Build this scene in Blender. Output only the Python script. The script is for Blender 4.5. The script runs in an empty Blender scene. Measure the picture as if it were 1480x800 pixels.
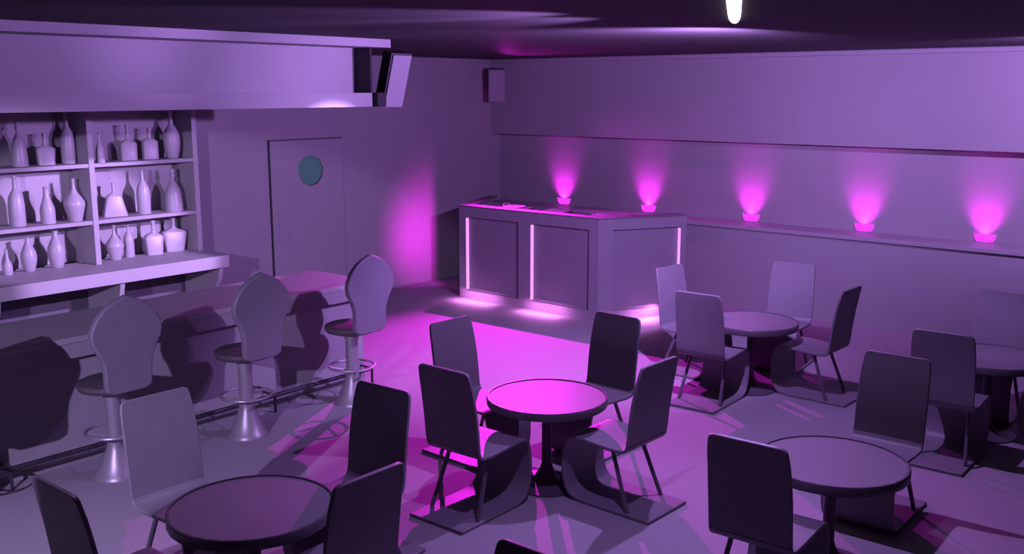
import bpy, bmesh, math, random
from math import pi, sin, cos, radians, atan, tan, sqrt
from mathutils import Vector, Matrix
random.seed(7)
scene = bpy.context.scene
COL = scene.collection

# ------------------------------------------------------------------ materials
def mat(name, color, rough=0.6, spec=0.3, metal=0.0, var=0.06, scale=6.0, bump=0.0, bscale=60.0, emit=None, estr=0.0):
    color = tuple(c*.6 for c in color)
    m = bpy.data.materials.new(name); m.use_nodes = True
    nt = m.node_tree; b = nt.nodes['Principled BSDF']
    b.inputs['Roughness'].default_value = rough
    b.inputs['Metallic'].default_value = metal
    b.inputs['Specular IOR Level'].default_value = spec
    tc = nt.nodes.new('ShaderNodeTexCoord')
    nz = nt.nodes.new('ShaderNodeTexNoise'); nz.inputs['Scale'].default_value = scale
    nz.inputs['Detail'].default_value = 4
    nt.links.new(tc.outputs['Object'], nz.inputs['Vector'])
    rp = nt.nodes.new('ShaderNodeValToRGB')
    c0 = [max(0, c*(1-var)) for c in color]; c1 = [min(1, c*(1+var)) for c in color]
    rp.color_ramp.elements[0].color = (*c0, 1); rp.color_ramp.elements[1].color = (*c1, 1)
    rp.color_ramp.elements[0].position = .3; rp.color_ramp.elements[1].position = .7
    nt.links.new(nz.outputs['Fac'], rp.inputs['Fac'])
    nt.links.new(rp.outputs['Color'], b.inputs['Base Color'])
    if bump:
        n2 = nt.nodes.new('ShaderNodeTexNoise'); n2.inputs['Scale'].default_value = bscale
        nt.links.new(tc.outputs['Object'], n2.inputs['Vector'])
        bp = nt.nodes.new('ShaderNodeBump'); bp.inputs['Strength'].default_value = bump
        bp.inputs['Distance'].default_value = 0.01
        nt.links.new(n2.outputs['Fac'], bp.inputs['Height']); nt.links.new(bp.outputs['Normal'], b.inputs['Normal'])
    if emit:
        b.inputs['Emission Color'].default_value = (*emit, 1)
        b.inputs['Emission Strength'].default_value = estr
    return m

M = dict(
    wall=mat('wall_plaster', (.46, .45, .47), .75, .15, var=.02, scale=2),
    ceiling=mat('ceiling_paint', (.085, .08, .085), .75, .1, var=.02, scale=2),
    floor=mat('floor_screed', (.44, .43, .46), .7, .2, var=.05, scale=90),
    trim=mat('trim_paint', (.48, .46, .5), .5, .3, var=.02),
    bar=mat('bar_laminate', (.42, .41, .44), .6, .3, var=.03),
    counter=mat('counter_laminate', (.50, .48, .50), .5, .35, var=.03),
    white=mat('shelf_paint', (.62, .60, .62), .55, .3, var=.02),
    bottle=mat('bottle_glaze', (.66, .64, .68), .38, .5, var=.02, scale=20),
    chair=mat('chair_plywood', (.27, .255, .29), .48, .4, var=.03, scale=12),
    chairsteel=mat('chair_steel', (.22, .2, .24), .4, .5, metal=.3),
    table=mat('table_laminate', (.25, .25, .27), .5, .4, var=.03),
    edge=mat('table_edge', (.12, .11, .13), .4, .5, var=.03),
    stool=mat('stool_vinyl', (.30, .28, .34), .5, .4, var=.03),
    stoolseat=mat('stool_seat_vinyl', (.13, .115, .13), .6, .3, var=.2, scale=60),
    lowback=mat('cabinet_back', (.22, .21, .24), .7, .2, var=.03),  # darker tone carries the shade under the worktop
    rimpaint=mat('booth_rim_paint', (.24, .22, .26), .5, .3, var=.02),
    metal=mat('brushed_metal', (.50, .48, .52), .4, .5, metal=.4),
    darkmetal=mat('dark_metal', (.08, .075, .09), .4, .5, metal=.4),
    black=mat('black_plastic', (.022, .018, .026), .5, .35),
    dark=mat('dark_cabinet', (.05, .045, .055), .6, .3),
    booth=mat('booth_paint', (.40, .38, .43), .55, .3, var=.02),
    boothpanel=mat('booth_panel', (.37, .34, .40), .6, .3, var=.02),
    speaker=mat('speaker_cloth', (.42, .40, .44), .8, .2, var=.04, scale=80),
    glass=mat('teal_porthole_glass', (.05, .15, .16), .3, .4, var=.03, emit=(.04, .085, .095), estr=.55),
    led=mat('magenta_led', (.9, .5, .9), .5, .2, emit=(.95, .36, .98), estr=.95),  # emission imitates light falling on the booth's recess sides
    sconce=mat('magenta_lamp_glass', (.9, .1, .9), .4, .3, emit=(1.0, .035, 1.0), estr=1.25),  # emission imitates the uplights' glare on the wall
    lamp=mat('white_lamp_lens', (1, 1, 1), .4, .3, emit=(1.0, .9, 1.0), estr=6.0),  # emission imitates the streak of light on the ceiling
)

# ------------------------------------------------------------------ mesh helpers
def new_bm(): return bmesh.new()
def box(bm, x0, x1, y0, y1, z0, z1):
    v = [bm.verts.new((x, y, z)) for z in (z0, z1) for x, y in ((x0, y0), (x1, y0), (x1, y1), (x0, y1))]
    for f in ((3, 2, 1, 0), (4, 5, 6, 7), (0, 1, 5, 4), (1, 2, 6, 5), (2, 3, 7, 6), (3, 0, 4, 7)):
        bm.faces.new([v[i] for i in f])
    return v
def prism(bm, pts, z0, z1):
    """pts ccw plan outline"""
    a = [bm.verts.new((x, y, z0)) for x, y in pts]; b = [bm.verts.new((x, y, z1)) for x, y in pts]
    n = len(pts)
    bm.faces.new(list(reversed(a))); bm.faces.new(b)
    for i in range(n):
        j = (i+1) % n; bm.faces.new((a[i], a[j], b[j], b[i]))
def lathe(bm, prof, n=32, cx=0, cy=0, close=True):
    rings = []
    for r, z in prof:
        if r < 1e-5: rings.append([bm.verts.new((cx, cy, z))])
        else: rings.append([bm.verts.new((cx+r*cos(2*pi*i/n), cy+r*sin(2*pi*i/n), z)) for i in range(n)])
    for a, b in zip(rings, rings[1:]):
        for i in range(n):
            j = (i+1) % n
            q = [a[i % len(a)], a[j % len(a)], b[j % len(b)], b[i % len(b)]]
            u = []
            for t in q:
                if t not in u: u.append(t)
            if len(u) > 2: bm.faces.new(u)
def tube(bm, path, r, n=10, closed=False):
    P = [Vector(p) for p in path]; rings = []
    N = len(P)
    for i, p in enumerate(P):
        if closed: t = P[(i+1) % N]-P[i-1]
        else: t = P[min(i+1, N-1)]-P[max(i-1, 0)]
        t.normalize()
        ref = Vector((0, 0, 1)) if abs(t.z) < .9 else Vector((1, 0, 0))
        u = t.cross(ref).normalized(); w = t.cross(u)
        rings.append([bm.verts.new(p+u*r*cos(2*pi*k/n)+w*r*sin(2*pi*k/n)) for k in range(n)])
    for i in range(N if closed else N-1):
        a, b = rings[i], rings[(i+1) % N]
        for k in range(n):
            bm.faces.new((a[k], a[(k+1) % n], b[(k+1) % n], b[k]))
    if not closed:
        bm.faces.new(rings[0]); bm.faces.new(list(reversed(rings[-1])))
def obj(name, bm, m, parent=None, loc=None, bevel=0, smooth=True, seg=2, angle=40):
    bmesh.ops.recalc_face_normals(bm, faces=bm.faces[:])
    me = bpy.data.meshes.new(name); bm.to_mesh(me); bm.free()
    me.materials.append(M[m])
    o = bpy.data.objects.new(name, me); COL.objects.link(o)
    if parent: o.parent = parent
    if loc: o.location = loc
    if smooth:
        me.shade_smooth()
        me.set_sharp_from_angle(angle=radians(angle))
    if bevel:
        b = o.modifiers.new('bevel', 'BEVEL'); b.width = bevel; b.segments = seg; b.limit_method = 'ANGLE'
        b.angle_limit = radians(35)
    return o
def thing(name, label, cat, loc=(0, 0, 0), rz=0, group=None):
    o = bpy.data.objects.new(name, None); COL.objects.link(o)
    o.location = loc; o.rotation_euler = (0, 0, rz); o.empty_display_size = .1
    tag(o, label, cat, group); return o
def tag(o, label, cat, group=None):
    o['label'] = label; o['category'] = cat
    if group: o['group'] = group
    return o
def struct(name, bm, m, label=None, **k):
    o = obj(name, bm, m, **k); o['kind'] = 'structure'
    if label: o['label'] = label
    return o
def dup(root, loc, rz, label):
    r = root.copy(); COL.objects.link(r); r.location = loc; r.rotation_euler = (0, 0, rz); r['label'] = label
    for ch in list(root.children):
        c = ch.copy(); COL.objects.link(c); c.parent = r
        for g in list(ch.children):
            d = g.copy(); COL.objects.link(d); d.parent = c
    return r

# ------------------------------------------------------------------ the room
CZ = 3.265
YA = 10.40            # back wall (bar wall)
XB = 12.14            # recessed face of the sconce wall
b = new_bm(); box(b, -4, 13, -3, 11.2, -.1, 0); struct('floor', b, 'floor', 'plain grey floor crossed by magenta light')
b = new_bm(); box(b, -4, 13, -3, 11.2, CZ, CZ+.1); struct('ceiling', b, 'ceiling', 'dark flat ceiling')
b = new_bm()
box(b, 6.45, 12.6, YA, 11.0, 0, CZ); box(b, -4, 6.45, 10.53, 11.0, 0, CZ)
struct('wall_back', b, 'wall', 'violet-lit wall behind the bar with the door')
b = new_bm()
box(b, XB, 12.6, -3, YA, 0, CZ)             # recessed field
box(b, 11.72, XB, -3, YA, 0, 1.04)          # wainscot
box(b, 11.93, XB, -3, YA, 2.135, CZ)        # bulkhead above the sconces
struct('wall_right', b, 'wall', 'long wall with a lit recess band above a wainscot')
b = new_bm(); box(b, 11.685, XB, -3, YA, 1.04, 1.09)
struct('trim_1', b, 'trim', 'ledge running along the wall under the row of magenta lamps', bevel=.006)
b = new_bm(); box(b, 11.87, 11.93, -3, YA-.06, CZ-.062, CZ); struct('trim_2', b, 'trim', 'cornice along the top of the lamp wall', bevel=.02, seg=4)
b = new_bm(); box(b, 6.9, 11.93, YA-.06, YA, CZ-.062, CZ); struct('trim_3', b, 'trim', 'cornice along the top of the door wall', bevel=.02, seg=4)

# door with a round window
b = new_bm(); box(b, 7.715, 8.885, YA-.022, YA-.002, 0.0, 2.17)
d = struct('door_1', b, 'wall', 'flush door with a round teal window in the bar wall', bevel=.004)
b = new_bm(); box(b, 7.69, 7.712, YA-.012, YA-.002, 0, 2.19); box(b, 7.69, 8.9, YA-.008, YA-.002, 2.174, 2.184)
obj('door_gap', b, 'dark', d)
def disc_y(bm, cx, y0, y1, cz, r0, r1, n, rin=None):
    """ring / disc whose axis runs along y"""
    def ring(r, y): return [bm.verts.new((cx+r*cos(2*pi*i/n+.2), y, cz+r*sin(2*pi*i/n+.2))) for i in range(n)]
    a, c = ring(r0, y0), ring(r1, y1)
    for i in range(n): bm.faces.new((a[i], a[(i+1) % n], c[(i+1) % n], c[i]))
    if rin is None:
        bm.faces.new(a); bm.faces.new(c)
    else:
        e, g = ring(rin, y0), ring(rin, y1)
        for i in range(n):
            bm.faces.new((a[i], a[(i+1) % n], e[(i+1) % n], e[i])); bm.faces.new((c[i], c[(i+1) % n], g[(i+1) % n], g[i]))
            bm.faces.new((e[i], e[(i+1) % n], g[(i+1) % n], g[i]))
b = new_bm(); disc_y(b, 8.325, YA-.035, YA-.022, 1.78, .195, .195, 10); g = obj('porthole_glass', b, 'glass', d)
b = new_bm(); disc_y(b, 8.338, YA-.03, YA-.022, 1.773, .20, .20, 10); obj('porthole_rim', b, 'dark', d, smooth=False)
b = new_bm(); box(b, 7.80, 7.94, YA-.034, YA-.022, .87, 1.30); hp = obj('push_plate', b, 'wall', d, bevel=.004)
# ------------------------------------------------------------------ bar counter
bar = thing('bar_counter', 'long bar counter with a flat top and deep apron in front of the stools', 'bar counter', (1.4, 7.2, 0))
def P(bm_fn): return bm_fn
OX, OY = 1.4, 7.2
def rb(bm, x0, x1, y0, y1, z0, z1): return box(bm, x0-OX, x1-OX, y0-OY, y1-OY, z0, z1)
b = new_bm(); rb(b, 1.4, 6.42, 7.13, 8.0, .955, 1.0); obj('countertop', b, 'counter', bar, bevel=.003)
b = new_bm(); rb(b, 1.4, 6.41, 7.14, 7.16, .84, .955); rb(b, 6.39, 6.41, 7.16, 7.99, .84, .955); obj('apron', b, 'bar', bar)
b = new_bm(); rb(b, 1.4, 6.37, 7.225, 7.95, 0, .955); obj('body', b, 'bar', bar)
b = new_bm(); rb(b, 1.4, 6.375, 7.214, 7.224, 0, .10); obj('plinth', b, 'bar', bar)
b = new_bm(); tube(b, [(1.45-OX, 7.06-OY, .155), (6.3-OX, 7.06-OY, .155)], .02, 12)
fr = obj('foot_rail', b, 'darkmetal', bar)
for i in range(5):
    x = 1.75+i*1.145
    if x > 6.35: break
    b = new_bm(); tube(b, [(x-OX, 7.06-OY, .155), (x-OX, 7.222-OY, .155)], .012, 8); tube(b, [(x-OX, 7.06-OY, .15), (x-OX, 7.06-OY, 0.0)], .012, 8)
    obj('rail_bracket', b, 'darkmetal', fr)

# ------------------------------------------------------------------ canopy above the bar
can = thing('bar_canopy', 'boxed canopy with a recessed fascia hanging from the ceiling above the bar', 'canopy', (1.4, 7.2, 2.645))
def cb(bm, x0, x1, y0, y1, z0, z1): return box(bm, x0-OX, x1-OX, y0-OY, y1-OY, z0-2.645, z1-2.645)
b = new_bm(); cb(b, 1.4, 6.55, 7.2, 8.05, 2.645, 2.773); obj('lower_rail', b, 'wall', can)
b = new_bm(); cb(b, 1.4, 6.55, 7.42, 8.05, 2.773, 3.19); obj('fascia', b, 'wall', can)
b = new_bm(); cb(b, 6.53, 6.555, 7.2, 7.42, 2.773, 3.19); obj('end_panel', b, 'black', can)
b = new_bm(); cb(b, 1.4, 6.67, 7.06, 8.15, 3.19, CZ-.001); obj('top_board', b, 'wall', can)

# ------------------------------------------------------------------ loudspeakers
def speaker_parts(t, w, dp, h, tilt, bw=.1, side='black'):
    R = Matrix.Rotation(tilt, 4, 'X')
    def put(bm): bmesh.ops.transform(bm, matrix=R, verts=bm.verts[:]); return bm
    b = new_bm(); box(b, -w/2, w/2, 0, dp, -h/2, h/2); obj('cabinet', put(b), side, t, bevel=.006)
    b = new_bm(); box(b, -w/2+.008, w/2-.008, -.018, -.002, -h/2+.008, h/2-.008); obj('grille', put(b), 'speaker', t, bevel=.004)
    b = new_bm(); box(b, -w/2-.002, w/2+.002, .002, .012, -h/2-.002, h/2+.002); obj('front_edge', put(b), 'metal', t)
sp = thing('mounted_loudspeaker', 'tilted loudspeaker at the right end of the bar canopy', 'speaker', (6.80, 7.12, 2.885), 0, 'wall loudspeakers')
speaker_parts(sp, .25, .13, .52, radians(17))
b = new_bm(); box(b, -.235, -.127, .02, .15, -.24, -.11); obj('bracket', b, 'black', sp)
sp2 = thing('mounted_loudspeaker', 'small loudspeaker high in the corner above the DJ booth', 'speaker', (11.58, 9.98, 2.86), radians(-49), 'wall loudspeakers')
speaker_parts(sp2, .24, .16, .48, radians(8), side='dark')
b = new_bm(); tube(b, [(.0, .15, .03), (.0, .40, .04)], .02, 8); obj('bracket', b, 'black', sp2)

# ------------------------------------------------------------------ back bar
bb = thing('back_bar', 'open back bar shelving unit standing on a long counter against the wall', 'shelving', (3.3, 9.6, 0))
def kb(bm, x0, x1, y0, y1, z0, z1): return box(bm, x0-3.3, x1-3.3, y0-9.6, y1-9.6, z0, z1)
b = new_bm(); kb(b, 3.3, 6.50, 9.58, 10.395, .845, .98); obj('worktop', b, 'white', bb, bevel=.004)
for x in (3.95, 5.235, 6.465):
    b = new_bm()
    kb(b, x-.03, x+.03, 10.08, 10.51 if x < 6.4 else 10.395, .98, 2.60); obj('upright', b, 'white', bb, bevel=.003)
for z in (2.62, 2.045, 1.45):
    b = new_bm(); kb(b, 3.98, 5.205, 10.09, 10.5, z-.04, z); obj('shelf', b, 'white', bb, bevel=.002)
    b = new_bm(); kb(b, 5.265, 6.435, 10.09, 10.5, z-.04, z); obj('shelf', b, 'white', bb, bevel=.002)
b = new_bm(); kb(b, 3.92, 6.44, 10.5, 10.525, .98, 2.62); obj('back_panel', b, 'white', bb)
for x in (3.98, 5.235, 6.42):
    b = new_bm()
    pr = [(9.85, 0), (10.39, 0), (10.39, .845), (9.62, .845), (9.66, .70), (9.78, .55), (9.85, .35)]
    a = [b.verts.new((x-3.3-.025, y-9.6, z)) for y, z in pr]; c = [b.verts.new((x-3.3+.025, y-9.6, z)) for y, z in pr]
    b.faces.new(a); b.faces.new(list(reversed(c)))
    for i in range(len(pr)):
        j = (i+1) % len(pr); b.faces.new((a[i], a[j], c[j], c[i]))
    obj('support', b, 'white', bb)
b = new_bm(); kb(b, 3.95, 6.4, 9.95, 10.39, .16, .20); obj('lower_shelf', b, 'white', bb)
b = new_bm(); kb(b, 3.95, 6.4, 10.33, 10.39, .20, .845); obj('lower_back', b, 'lowback', bb)  # worktop's shadow put into the colour

# ------------------------------------------------------------------ bottles
def lath_bottle(prof, r, H, n=20):
    b = new_bm(); lathe(b, [(p*r, q*H) for p, q in prof], n); return b
def flask(r, H, wb, wt, hs, dep, neck, hn, shoulder=.06):
    """flat flask: widths at base and shoulder (fractions of r), shoulder height hs (fraction of H)"""
    b = new_bm()
    secs = [(0, wb, dep), (.02, wb, dep), (hs, wt, dep*1.0), (hs+shoulder, wt*.80, dep*.8), (hs+shoulder*2, max(neck*1.25, wt*.3), dep*.45), (hs+shoulder*3, neck, neck), (hn, neck*.92, neck*.92), (hn, neck*1.2, neck*1.2), (1, neck*1.2, neck*1.2)]
    rings = []
    n = 24
    for z, w, dd in secs:
        k = 5 if z <= hs+shoulder else 2
        ring = []
        for i in range(n):
            t = 2*pi*i/n; c, s = cos(t), sin(t)
            ring.append(b.verts.new((w*r*math.copysign(abs(c)**(2/k), c), dd*r*math.copysign(abs(s)**(2/k), s), z*H)))
        rings.append(ring)
    for a, c in zip(rings, rings[1:]):
        for i in range(n): b.faces.new((a[i], a[(i+1) % n], c[(i+1) % n], c[i]))
    b.faces.new(rings[0]); b.faces.new(rings[-1])
    return b
ROUND = {
 'dome': [(0, 0), (.96, 0), (1, .03), (.98, .15), (.9, .36), (.78, .50), (.55, .61), (.32, .68), (.2, .73), (.19, .78), (.34, .82), (.34, .85), (.22, .88), (.3, .92), (.3, .96), (.14, 1), (0, 1)],
 'tall': [(0, 0), (.95, 0), (1, .02), (1, .30), (.98, .45), (.85, .58), (.6, .66), (.36, .71), (.26, .76), (.24, .93), (.32, .94), (.32, .99), (.28, 1), (0, 1)],
 'slim': [(0, 0), (.95, 0), (1, .04), (1, .3), (.85, .5), (.6, .6), (.36, .68), (.26, .74), (.22, .95), (.3, .96), (.3, 1), (0, 1)],
 'oval': [(0, 0), (.62, 0), (.72, .04), (.92, .2), (1, .36), (.93, .5), (.7, .6), (.4, .68), (.26, .74), (.24, .94), (.3, .95), (.3, 1), (0, 1)],
 'cone': [(0, 0), (.98, 0), (1, .03), (1, .36), (.92, .46), (.6, .64), (.4, .78), (.36, .94), (.42, .95), (.42, 1), (0, 1)],
 'decanter': [(0, 0), (.58, 0), (.62, .02), (.98, .36), (1, .38), (.97, .46), (.72, .56), (.4, .66), (.24, .74), (.17, .8), (.15, .97), (.19, .98), (.19, 1), (0, 1)],
 'slender': [(0, 0), (.95, 0), (1, .02), (1, .45), (.9, .58), (.6, .68), (.36, .74), (.24, .8), (.22, .96), (.3, .97), (.3, 1), (0, 1)],
 'small': [(0, 0), (.95, 0), (1, .05), (1, .3), (.85, .44), (.5, .56), (.36, .65), (.28, .95), (.36, .96), (.36, 1), (0, 1)],
 'vase': [(0, 0), (.6, 0), (.68, .03), (.92, .25), (1, .42), (.9, .56), (.6, .72), (.36, .82), (.28, .88), (.28, .97), (.36, .98), (.36, 1), (0, 1)],
 'bullet': [(0, 0), (.95, 0), (1, .03), (1, .45), (.9, .62), (.6, .74), (.28, .8), (.2, .84), (.2, .98), (.26, 1), (0, 1)],
}
FLASK = {  # wb, wt, hs, dep, neck, hn
 'square': (.86, .96, .50, .55, .22, .93), 'flask': (.9, .9, .46, .6, .19, .93), 'square2': (.92, .9, .55, .6, .22, .93),
 'trapezoid': (1, .62, .58, .36, .13, .93), 'squareflask': (.82, 1, .52, .5, .2, .93), 'wide': (.74, 1.02, .56, .4, .15, .93)}
BOT = [
('dome', 4.596, 10.290, 2.045, 0.080, 0.458, 'wide domed bottle with an ornate stopper on the top shelf'),
('square', 4.868, 10.305, 2.045, 0.095, 0.321, 'short square-shouldered bottle with a stub neck on the top shelf, left bay'),
('tall', 5.120, 10.330, 2.045, 0.072, 0.529, 'tall long-necked bottle beside the shelf divider, top shelf left bay'),
('slim', 5.403, 10.204, 2.045, 0.048, 0.311, 'small slim bottle just right of the divider on the top shelf'),
('flask', 5.777, 10.300, 2.045, 0.098, 0.387, 'square flask with a tapering neck on the top shelf, right bay'),
('square2', 6.025, 10.279, 2.045, 0.092, 0.344, 'shadowed square bottle with a short neck on the top shelf'),
('oval', 6.275, 10.240, 2.045, 0.093, 0.528, 'tall oval bottle in deep shadow at the right end of the top shelf'),
('tall', 4.514, 10.276, 1.450, 0.080, 0.512, 'tall straight bottle at the left of the middle shelf'),
('cone', 4.809, 10.243, 1.450, 0.074, 0.375, 'medium bottle with a conical neck on the middle shelf, left bay'),
('decanter', 5.080, 10.207, 1.450, 0.108, 0.445, 'round-bellied decanter with a long thin neck on the middle shelf'),
('trapezoid', 5.560, 10.279, 1.450, 0.131, 0.362, 'flat bottle flaring to a wide base on the middle shelf, right bay'),
('slender', 5.894, 10.258, 1.450, 0.073, 0.492, 'slender tall bottle in the centre of the middle shelf right bay'),
('dome', 6.247, 10.229, 1.450, 0.101, 0.482, 'domed bottle with an ornate stopper on the middle shelf'),
('small', 4.351, 10.224, 0.980, 0.048, 0.258, 'smallest bottle, at the left edge of the back bar worktop'),
('vase', 4.587, 10.265, 0.980, 0.080, 0.351, 'brightly lit egg-shaped bottle on the worktop, left bay'),
('vase', 4.874, 10.262, 0.980, 0.090, 0.390, 'vase-shaped bottle with the longer neck on the worktop, left bay'),
('decanter', 5.517, 10.255, 0.980, 0.097, 0.377, 'round-bellied decanter on the worktop just right of the divider'),
('bullet', 5.712, 10.310, 0.980, 0.057, 0.357, 'slim bullet-shaped bottle on the worktop'),
('squareflask', 5.984, 10.254, 0.980, 0.105, 0.385, 'broad-shouldered square flask on the worktop, right bay'),
('wide', 6.265, 10.300, 0.980, 0.140, 0.383, 'widest flask, broadest at the shoulders, at the right end of the worktop'),
]
for kind, x, y, z, r, H, lab in BOT:
    if kind in ROUND: b = lath_bottle(ROUND[kind], r, H)
    else: b = flask(r, H, *FLASK[kind][:5], FLASK[kind][5])
    o = obj('bottle', b, 'bottle', loc=(x, y, z+.0005), angle=50)
    if kind in FLASK: o.rotation_euler = (0, 0, radians(-14))
    tag(o, lab, 'bottle', 'bottles on the back bar')

# ------------------------------------------------------------------ bar stools
def make_stool():
    t = thing('bar_stool', 'bar stool', 'bar stool', group='bar stools along the counter')
    b = new_bm(); lathe(b, [(0, 0), (.168, 0), (.168, .012), (.15, .03), (.115, .11), (.075, .20), (.058, .255), (.058, .27), (0, .27)], 40)
    obj('base', b, 'metal', t, angle=50)
    b = new_bm(); lathe(b, [(0, .262), (.056, .262), (.056, .60), (.066, .602), (.066, .665), (0, .665)], 28); obj('column', b, 'metal', t)
    b = new_bm(); c = [(.205*cos(2*pi*i/40), .205*sin(2*pi*i/40), .345) for i in range(40)]; tube(b, c, .011, 8, True)
    fr = obj('foot_ring', b, 'metal', t)
    b = new_bm()
    for a in (150, 270, 30):
        a = radians(a); tube(b, [(.05*cos(a), .05*sin(a), .31), (.2*cos(a), .2*sin(a), .345)], .008, 6)
    obj('ring_spoke', b, 'metal', fr)
    b = new_bm(); lathe(b, [(0, .66), (.18, .66), (.225, .675), (.24, .70), (.235, .725), (.215, .735), (0, .738)], 32)
    obj('seat', b, 'stoolseat', t)
    half = [(0, .69), (.12, .69), (.17, .715), (.178, .76), (.178, .84), (.186, .92), (.215, .99), (.255, 1.06), (.27, 1.12), (.262, 1.18), (.225, 1.25), (.16, 1.32), (.09, 1.36), (0, 1.395)]
    out = half + [(-x, z) for x, z in reversed(half[1:-1])]
    b = new_bm()
    def yb(z): return -.245-.03*((z-.7)/.7)
    a = [b.verts.new((x, yb(z)-.025, z)) for x, z in out]; c = [b.verts.new((x, yb(z)+.03, z)) for x, z in out]
    b.faces.new(a); b.faces.new(list(reversed(c)))
    for i in range(len(out)):
        j = (i+1) % len(out); b.faces.new((a[i], a[j], c[j], c[i]))
    obj('backrest', b, 'stool', t, bevel=.013, seg=3)
    return t
st = make_stool()
st.location = (2.385, 6.755, 0); st['label'] = 'bar stool cut off at the left edge of the picture'
stools = [(3.53, 'bar stool with a spade-shaped back nearest the camera, behind a dining chair'), (4.677, 'middle bar stool standing fully in view at the counter'), (5.821, 'bar stool at the right end of the counter by the open floor')]
st.location = (stools[0][0], 6.755, 0); st['label'] = stools[0][1]
stools.append((2.385, 'bar stool just beyond the left edge of the picture, its shadow on the bar front'))
for x, l in stools[1:]: dup(st, (x, 6.755, 0), 0, l)

# ------------------------------------------------------------------ dining chairs
def strip(prof, hw, th=.022, nl=8):
    """bent sheet: prof = [(x,z)], hw = half width function of index"""
    b = new_bm(); n = len(prof); top = []; bot = []
    for i, (x, z) in enumerate(prof):
        x0, z0 = prof[max(i-1, 0)]; x1, z1 = prof[min(i+1, n-1)]
        L = math.hypot(x1-x0, z1-z0); nx, nz = -(z1-z0)/L, (x1-x0)/L
        w = hw(i)
        top.append([b.verts.new((x+nx*th/2, -w+2*w*k/nl, z+nz*th/2)) for k in range(nl+1)])
        bot.append([b.verts.new((x-nx*th/2, -w+2*w*k/nl, z-nz*th/2)) for k in range(nl+1)])
    for i in range(n-1):
        for k in range(nl):
            b.faces.new((top[i][k], top[i][k+1], top[i+1][k+1], top[i+1][k])); b.faces.new((bot[i][k], bot[i+1][k], bot[i+1][k+1], bot[i][k+1]))
        b.faces.new((top[i][0], top[i+1][0], bot[i+1][0], bot[i][0])); b.faces.new((top[i][nl], bot[i][nl], bot[i+1][nl], top[i+1][nl]))
    for i in (0, n-1):
        for k in range(nl): b.faces.new((top[i][k], bot[i][k], bot[i][k+1], top[i][k+1]))
    return b
def curve(pts, n=5):
    out = []
    N = len(pts)
    for i in range(N-1):
        p0 = pts[max(i-1, 0)]; p1 = pts[i]; p2 = pts[i+1]; p3 = pts[min(i+2, N-1)]
        for k in range(n):
            t = k/n
            out.append(tuple(.5*((2*p1[a])+(-p0[a]+p2[a])*t+(2*p0[a]-5*p1[a]+4*p2[a]-p3[a])*t*t+(-p0[a]+3*p1[a]-3*p2[a]+p3[a])*t**3) for a in (0, 1)))
    out.append(pts[-1]); return out
def make_chair():
    t = thing('dining_chair', 'chair', 'chair', group='cantilever dining chairs around the tables')
    back = [(-.595, 1.045), (-.593, 1.035), (-.590, 1.02), (-.584, .99)]+curve([(-.57, .93), (-.545, .80), (-.525, .66), (-.515, .56), (-.507, .49)], 4)
    def hwb(i):
        return {0: .185, 1: .208, 2: .218, 3: .223}.get(i, .235-.010*max(0, (back[i][1]-.75)/.3))
    obj('backrest', strip(back, hwb), 'chair', t, bevel=.005)
    seat = curve([(-.507, .49), (-.49, .458), (-.46, .446), (-.38, .443), (-.25, .45), (-.12, .458), (-.04, .456), (-.005, .44)], 3)
    obj('seat', strip(seat, lambda i: .235), 'chair', t, bevel=.004)
    base = curve([(-.005, .44), (.012, .40), (.028, .32), (.03, .22), (.018, .13), (-.015, .06), (-.07, .025), (-.16, .013), (-.4, .013), (-.69, .013)], 4)
    obj('cantilever_base', strip(base, lambda i: .235), 'chair', t, bevel=.004)
    for s in (-1, 1):
        b = new_bm(); tube(b, [(-.34, s*.165, .438), (-.50, s*.205, .025)], .015, 10); obj('strut', b, 'chairsteel', t)
    return t
chair = make_chair()
CH = [
 (5.088, 4.345, 1.1, 'dining chair with its back to the camera, left of the central table'),
 (5.522, 4.671, -91.9, 'dining chair behind the central table, its lit front facing the camera, left side'),
 (5.926, 4.382, 176.8, 'dining chair at the far right of the central table, dark front turned to the table'),
 (5.544, 3.947, 88.5, 'dining chair at the near right of the central table, seat and curved base seen side-on'),
 (8.771, 3.932, 89.1, 'dining chair seen side-on to the right of the rear table near the lamp wall'),
 (8.277, 4.316, 2.3, 'dining chair with its back to the camera at the left of the rear table'),
 (9.159, 4.250, 188.0, 'pale-fronted dining chair behind the rear table, against the lamp wall'),
 (8.664, 4.622, -95.6, 'dining chair at the far left of the rear table beside the DJ booth'),
 (8.165, 2.195, 1.5, 'dining chair with its back to the camera at the table on the right edge'),
 (8.855, 2.206, 181.0, 'dining chair facing the camera behind the table cut off by the right edge'),
 (8.76, 1.80, 90.0, 'dining chair outside the right edge, only a strut of it in view'),
 (5.101, 2.229, 2.1, 'large dark chair back in the lower right, in front of the near right table'),
 (6.115, 2.201, 181.0, 'dining chair on the far side of the near right table'),
 (3.390, 4.307, 183.3, 'dark dining chair across the near left table, nearest the bar stools'),
 (2.972, 3.943, 90.0, 'nearest dark dining chair at the right of the near left table'),
 (2.993, 4.659, -91.1, 'dining chair on the bar side of the near left table, its lit front in view'),
 (2.554, 4.340, 0.0, 'dining chair cut off by the lower left corner'),
 (2.253, 2.232, 180.0, 'top of a dining chair back peeking up at the bottom edge'),
]
for i, (x, y, a, lab) in enumerate(CH):
    if i == 0: chair.location = (x, y, 0); chair.rotation_euler = (0, 0, radians(a)); chair['label'] = lab
    else: dup(chair, (x, y, 0), radians(a), lab)

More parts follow.
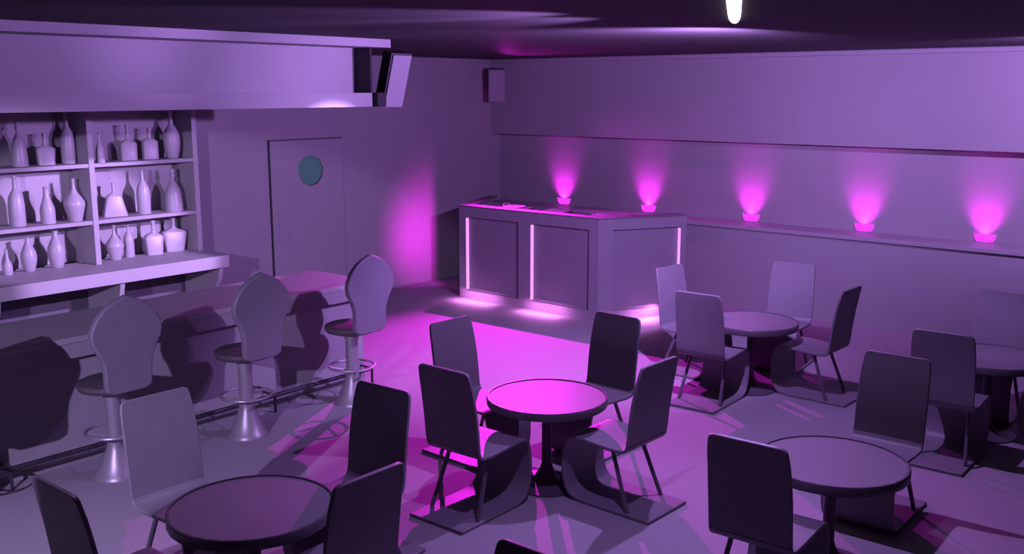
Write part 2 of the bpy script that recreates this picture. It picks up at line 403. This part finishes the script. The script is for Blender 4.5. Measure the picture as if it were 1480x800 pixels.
# ------------------------------------------------------------------ round tables
def make_table():
    t = thing('round_table', 'table', 'table', group='round pedestal tables')
    b = new_bm(); lathe(b, [(0, .612), (.415, .612), (.415, .66), (0, .66)], 30); obj('tabletop', b, 'table', t)
    b = new_bm(); lathe(b, [(.416, .608), (.43, .610), (.432, .615), (.432, .662), (.428, .667), (.418, .667), (.416, .660), (.416, .608)], 30); obj('table_rim', b, 'edge', t)
    b = new_bm(); lathe(b, [(0, .03), (.036, .03), (.036, .58), (.12, .585), (.12, .61), (0, .61)], 24); obj('column', b, 'edge', t)
    b = new_bm(); lathe(b, [(0, 0), (.25, 0), (.25, .012), (.20, .022), (.10, .045), (.05, .12), (.037, .16), (0, .16)], 32); obj('base', b, 'edge', t)
    return t
tb = make_table()
TB = [(5.427, 4.212, 'central round table brightly lit magenta, in the middle of four chairs'),
      (8.526, 4.182, 'smallest-looking round table, at the rear next to the lamp wall'),
      (2.918, 4.215, 'round table in the lower left with its left rim catching pink light'),
      (5.503, 2.145, 'round table in the lower right between two dark chairs'),
      (8.60, 2.10, 'round table cut off by the right edge of the picture')]
for i, (x, y, lab) in enumerate(TB):
    if i == 0: tb.location = (x, y, 0); tb['label'] = lab
    else: dup(tb, (x, y, 0), 0, lab)

# ------------------------------------------------------------------ DJ booth
bx = thing('dj_booth', 'panelled DJ booth with glowing magenta strips, standing in front of the lamp wall', 'booth', (9.93, 8.1, 0))
H = 1.25
A = Vector((9.93, 9.24)); B = Vector((9.94, 6.94)); Cc = Vector((10.98, 6.33)); D = Vector((11.12, 9.74))
org = Vector((9.93, 8.1))
def wall_frame(p, q, holes, T=.06, rec=.045):
    """panelled wall from p to q (outside on the left of q->p). holes = [(u0,u1,z0,z1)] along the run; returns frame bm, panel bms"""
    d = (q-p); L = d.length; d = d.normalized(); n = Vector((d.y, -d.x))   # outward
    if n.dot(p-Vector((10.8, 8.1))) < 0: n = -n
    fr = new_bm()
    def bx3(bm, u0, u1, z0, z1, o0, o1):
        pts = [p+d*u0+n*o1, p+d*u1+n*o1, p+d*u1+n*o0, p+d*u0+n*o0]
        prism(bm, [(v.x-org.x, v.y-org.y) for v in pts], z0, z1)
    us = [0]+[u for h in holes for u in h[:2]]+[L]
    for i in range(0, len(us), 2): bx3(fr, us[i], us[i+1], 0, H, -T, 0)
    for u0, u1, z0, z1 in holes:
        bx3(fr, u0, u1, 0, z0, -T, 0); bx3(fr, u0, u1, z1, H, -T, 0)
    return fr, bx3
fr, f3 = wall_frame(A, B, [(.12, 1.04, .11, 1.12), (1.24, 2.16, .11, 1.12)])
obj('front_frame', fr, 'booth', bx, smooth=False)
for u0, u1 in ((.12, 1.04), (1.24, 2.16)):
    b = new_bm(); f3(b, u0, u1, .11, 1.12, -.058, -.05); obj('panel', b, 'boothpanel', bx, smooth=False)
    b = new_bm(); f3(b, u0+.001, u0+.012, .125, 1.10, -.05, -.004); obj('light_strip', b, 'led', bx, smooth=False)  # lit side of the recess, its light put in as glow
L2 = (Cc-B).length
fr, f3 = wall_frame(B, Cc, [(.20, 1.13, .11, 1.12)])
obj('side_frame', fr, 'booth', bx, smooth=False)
b = new_bm(); f3(b, .20, 1.13, .11, 1.12, -.058, -.05); obj('panel', b, 'boothpanel', bx, smooth=False)
b = new_bm(); f3(b, 1.118, 1.129, .125, 1.10, -.05, -.004); obj('light_strip', b, 'led', bx, smooth=False)  # glowing sliver for the lit recess side
fr, f3 = wall_frame(D, A, [])
obj('side_wall', fr, 'booth', bx, smooth=False)
# unseen plate, added to cut booth_glow to an upright edge on the door wall
b = new_bm(); fx = [(10.198, 9.40), (10.24, 9.39), (10.24, 9.465), (10.205, 9.465)]
prism(b, [(x-org.x, y-org.y) for x, y in fx], .50, .94); obj('wash_lamp_shade', b, 'dark', bx, smooth=False)
# top rim and sunken desk
def inset_poly(off):
    return [(9.93+off, 9.24-off*.6), (9.94+off, 6.94+off*.6), (10.98, 6.33+off*1.15), (11.0, 9.70-off*1.1)]
b = new_bm()
o1 = [A, B, Cc, D]; i1 = [Vector((10.12, 9.13)), Vector((10.12, 7.06)), Vector((11.0, 6.55)), Vector((11.14, 9.58))]
for k in (0, 1, 3):
    j = (k+1) % 4
    q = [o1[k], o1[j], i1[j], i1[k]] if k != 3 else [o1[3], o1[0], i1[0], i1[3]]
    prism(b, [(v.x-org.x, v.y-org.y) for v in reversed(q)], H+.001, H+.021)
obj('top_rim', b, 'rimpaint', bx, smooth=False)
b = new_bm(); prism(b, [(v.x-org.x, v.y-org.y) for v in [Vector((9.995, 9.16)), Vector((11.1, 9.6)), Vector((10.98, 6.42)), Vector((10.0, 7.0))][::-1]], 1.10, 1.13)
obj('desk', b, 'booth', bx, smooth=False)
# equipment
def turntable(y, lab):
    t = thing('turntable', lab, 'turntable', (10.48, y, 1.131), 0, 'turntables on the DJ booth')
    b = new_bm(); box(b, -.18, .18, -.225, .225, .0, .09); obj('plinth', b, 'dark', t, bevel=.01)
    b = new_bm(); lathe(b, [(0, .091), (.155, .091), (.16, .10), (.16, .115), (.05, .118), (.008, .118), (.006, .13), (0, .13)], 40, -.01, -.03); obj('platter', b, 'metal', t)
    b = new_bm(); lathe(b, [(0, .09), (.03, .09), (.03, .125), (0, .125)], 20, .12, .18); tube(b, [(.12, .18, .13), (.06, .17, .135), (-.06, .12, .13), (-.09, .09, .125)], .005, 6); obj('tonearm', b, 'metal', t)
turntable(8.75, 'turntable on the DJ booth, nearer the door wall')
turntable(7.25, 'turntable on the DJ booth, at the end by the tables')
t = thing('dj_mixer', 'small dark mixer between the two turntables on the DJ booth', 'mixer', (10.46, 8.0, 1.131))
b = new_bm(); box(b, -.17, .17, -.16, .16, 0, .10); obj('housing', b, 'dark', t, bevel=.006)
for r in range(3):
    for c in range(4):
        b = new_bm(); lathe(b, [(0, .10), (.012, .10), (.01, .122), (0, .122)], 12, .12-r*.06, -.11+c*.073); obj('knob', b, 'metal', t)
for c in range(3):
    b = new_bm(); box(b, -.10+.01*c, -.085+.01*c, -.08+c*.08-.012, -.08+c*.08+.012, .10, .118); obj('fader', b, 'metal', t)

# ------------------------------------------------------------------ wall uplights
SY = [9.12, 7.62, 6.03, 4.52, 3.13]
LABS = ['magenta wall uplight nearest the corner, above the DJ booth', 'magenta wall uplight above the right end of the DJ booth', 'magenta wall uplight third from the corner, above the rear table',
        'magenta wall uplight fourth from the corner', 'magenta wall uplight nearest the right edge of the picture']
def sconce(y, lab):
    t = thing('wall_uplight', lab, 'wall light', (XB, y, 1.09), 0, 'magenta uplights along the ledge')
    # glowing half-bowl in place of the glare on the wall, small base
    b = new_bm(); n = 14
    prof = [(.085, .013), (.10, .03), (.112, .06), (.122, .10)]
    oi = []
    for th in (0, .006):
        oi.append([[b.verts.new((-(r-th)*sin(pi*i/n)*.5, (r-th)*cos(pi*i/n), z)) for i in range(n+1)] for r, z in prof])
    for rings in oi:
        for a, c in zip(rings, rings[1:]):
            for i in range(n): b.faces.new((a[i], a[i+1], c[i+1], c[i]))
    for k in (0, -1):
        for i in range(n): b.faces.new((oi[0][k][i], oi[0][k][i+1], oi[1][k][i+1], oi[1][k][i]))
    obj('lamp_glass', b, 'sconce', t)
    b = new_bm(); box(b, -.05, -.001, -.08, .08, .0, .012); obj('lamp_base', b, 'trim', t)
for y, l in zip(SY, LABS): sconce(y, l)

# glowing tube added in the shape of the light streak on the ceiling
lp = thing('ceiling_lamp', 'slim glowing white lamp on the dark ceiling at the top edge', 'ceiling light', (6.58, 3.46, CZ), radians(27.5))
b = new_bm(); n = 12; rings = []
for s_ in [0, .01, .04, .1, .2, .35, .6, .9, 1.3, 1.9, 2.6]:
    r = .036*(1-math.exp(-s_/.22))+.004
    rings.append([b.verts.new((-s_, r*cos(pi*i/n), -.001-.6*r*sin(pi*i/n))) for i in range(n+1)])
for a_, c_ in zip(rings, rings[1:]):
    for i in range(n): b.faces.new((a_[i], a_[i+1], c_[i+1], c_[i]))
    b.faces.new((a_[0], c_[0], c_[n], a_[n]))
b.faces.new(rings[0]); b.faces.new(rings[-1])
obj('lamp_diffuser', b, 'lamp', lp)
b = new_bm(); box(b, -2.65, -2.6, -.06, .06, -.04, -.001); obj('end_cap', b, 'black', lp)

# ------------------------------------------------------------------ lights
def light(kind, name, loc, color, power, target=None, size=.1, angle=60, blend=.2, **k):
    l = bpy.data.lights.new(name, kind); l.color = color; l.energy = power
    o = bpy.data.objects.new(name, l); COL.objects.link(o); o.location = loc
    if kind == 'SPOT': l.spot_size = radians(angle); l.spot_blend = blend; l.shadow_soft_size = size
    elif kind == 'POINT': l.shadow_soft_size = size
    elif kind == 'AREA':
        l.shape = 'RECTANGLE'; l.size = size; l.size_y = k.get('sy', size)
    if target:
        o.rotation_euler = (Vector(target)-Vector(loc)).to_track_quat('-Z', 'Y').to_euler()
    return o
VIO = (.56, .29, 1.0); MAG = (1.0, .02, 1.0); LAV = (.62, .44, .95)
light('SPOT', 'lamp_main', (6.75, 3.52, 3.15), VIO, 330, (6.6, 3.5, 0), size=.03, angle=124, blend=.25)
light('SPOT', 'lamp_wall', (6.9, 3.6, 2.85), VIO, 960, (11.0, 10.4, 1.9), size=.03, angle=140, blend=.7)  # added fill for the walls, no fixture
light('SPOT', 'lamp_side', (6.9, 3.5, 2.9), VIO, 200, (9.4, 2.2, .9), size=.03, angle=38, blend=.6)  # extra spot added to brighten the chair fronts at the right
light('SPOT', 'lamp_right', (9.6, 1.7, 3.0), VIO, 560, (12.1, 2.6, 2.7), size=.03, angle=120, blend=.8)  # fill added for the right end of the uplight wall
light('SPOT', 'lamp_shelves', (6.85, 4.4, 3.18), (.62, .38, 1.0), 2500, (5.2, 10.1, 1.0), size=.03, angle=23, blend=.4)
for x, tx, pw in ((5.5, 3.2, 680), (5.6, 5.3, 500)):
    light('SPOT', 'lamp_fascia', (x, 3.3, 2.85), VIO, pw, (tx, 7.2, 3.6), size=.03, angle=47, blend=.7)  # sourceless spots added to brighten the canopy fascia
light('SPOT', 'lamp_front', (4.3, 2.9, 3.15), VIO, 180, (4.3, 2.9, 0), size=.03, angle=88, blend=.5)  # added downward fill for the floor in front
light('SPOT', 'lamp_stools', (2.2, 5.2, 3.15), LAV, 80, (2.2, 5.2, 0), size=.03, angle=72, blend=.6)  # fill added over the left floor and stool seats
light('SPOT', 'lamp_bar', (-1.7, 2.8, 3.1), LAV, 2000, (3.0, 7.25, .6), size=.03, angle=36.5, blend=.2)
light('SPOT', 'magenta_key', (11.4, 9.66, 3.12), MAG, 1950, (7.6, 6.5, 0), size=.02, angle=57, blend=.75)
light('SPOT', 'magenta_wide', (11.4, 9.66, 3.12), MAG, 480, (8.7, 4.6, -.6), size=.02, angle=90, blend=.8)
light('SPOT', 'booth_glow', (10.178, 9.405, .72), MAG, 100, (10.46, 10.4, .72), size=.006, angle=110, blend=1.0)
for i, y in enumerate(SY):
    light('SPOT', 'uplight', (XB-.045, y, 1.165), MAG, 13, (XB-.045, y, 2.2), size=.012, angle=130, blend=.8)
    light('SPOT', 'uplight_throw', (XB-.2, y, 1.105), MAG, 46, (XB, y, 1.47), size=.03, angle=70, blend=1.0)
for y in (8.85, 7.72):
    light('AREA', 'toe_light', (9.79, y, .15), (1, .25, 1), 5.5, (9.79, y, 0), size=.10, sy=.6)
light('AREA', 'toe_light', (10.42, 6.51, .15), (1, .25, 1), 5.5, (10.42, 6.51, 0), size=.45, sy=.1)

w = bpy.data.worlds.new('world'); scene.world = w; w.use_nodes = True
w.node_tree.nodes['Background'].inputs[0].default_value = (.40, .27, .52, 1)
w.node_tree.nodes['Background'].inputs[1].default_value = .06

# ------------------------------------------------------------------ camera
cam = bpy.data.cameras.new('camera'); co = bpy.data.objects.new('camera', cam); COL.objects.link(co)
cam.sensor_width = 36; cam.lens = 1450/1480*36; cam.clip_end = 100
co.location = (0, 0, 2.8)
co.rotation_euler = (radians(90-10.55), 0, radians(39.9-90))
scene.camera = co
vs = scene.view_settings
vs.view_transform = 'Standard'; vs.look = 'None'; vs.gamma = 1; vs.exposure = 0; vs.use_curve_mapping = False
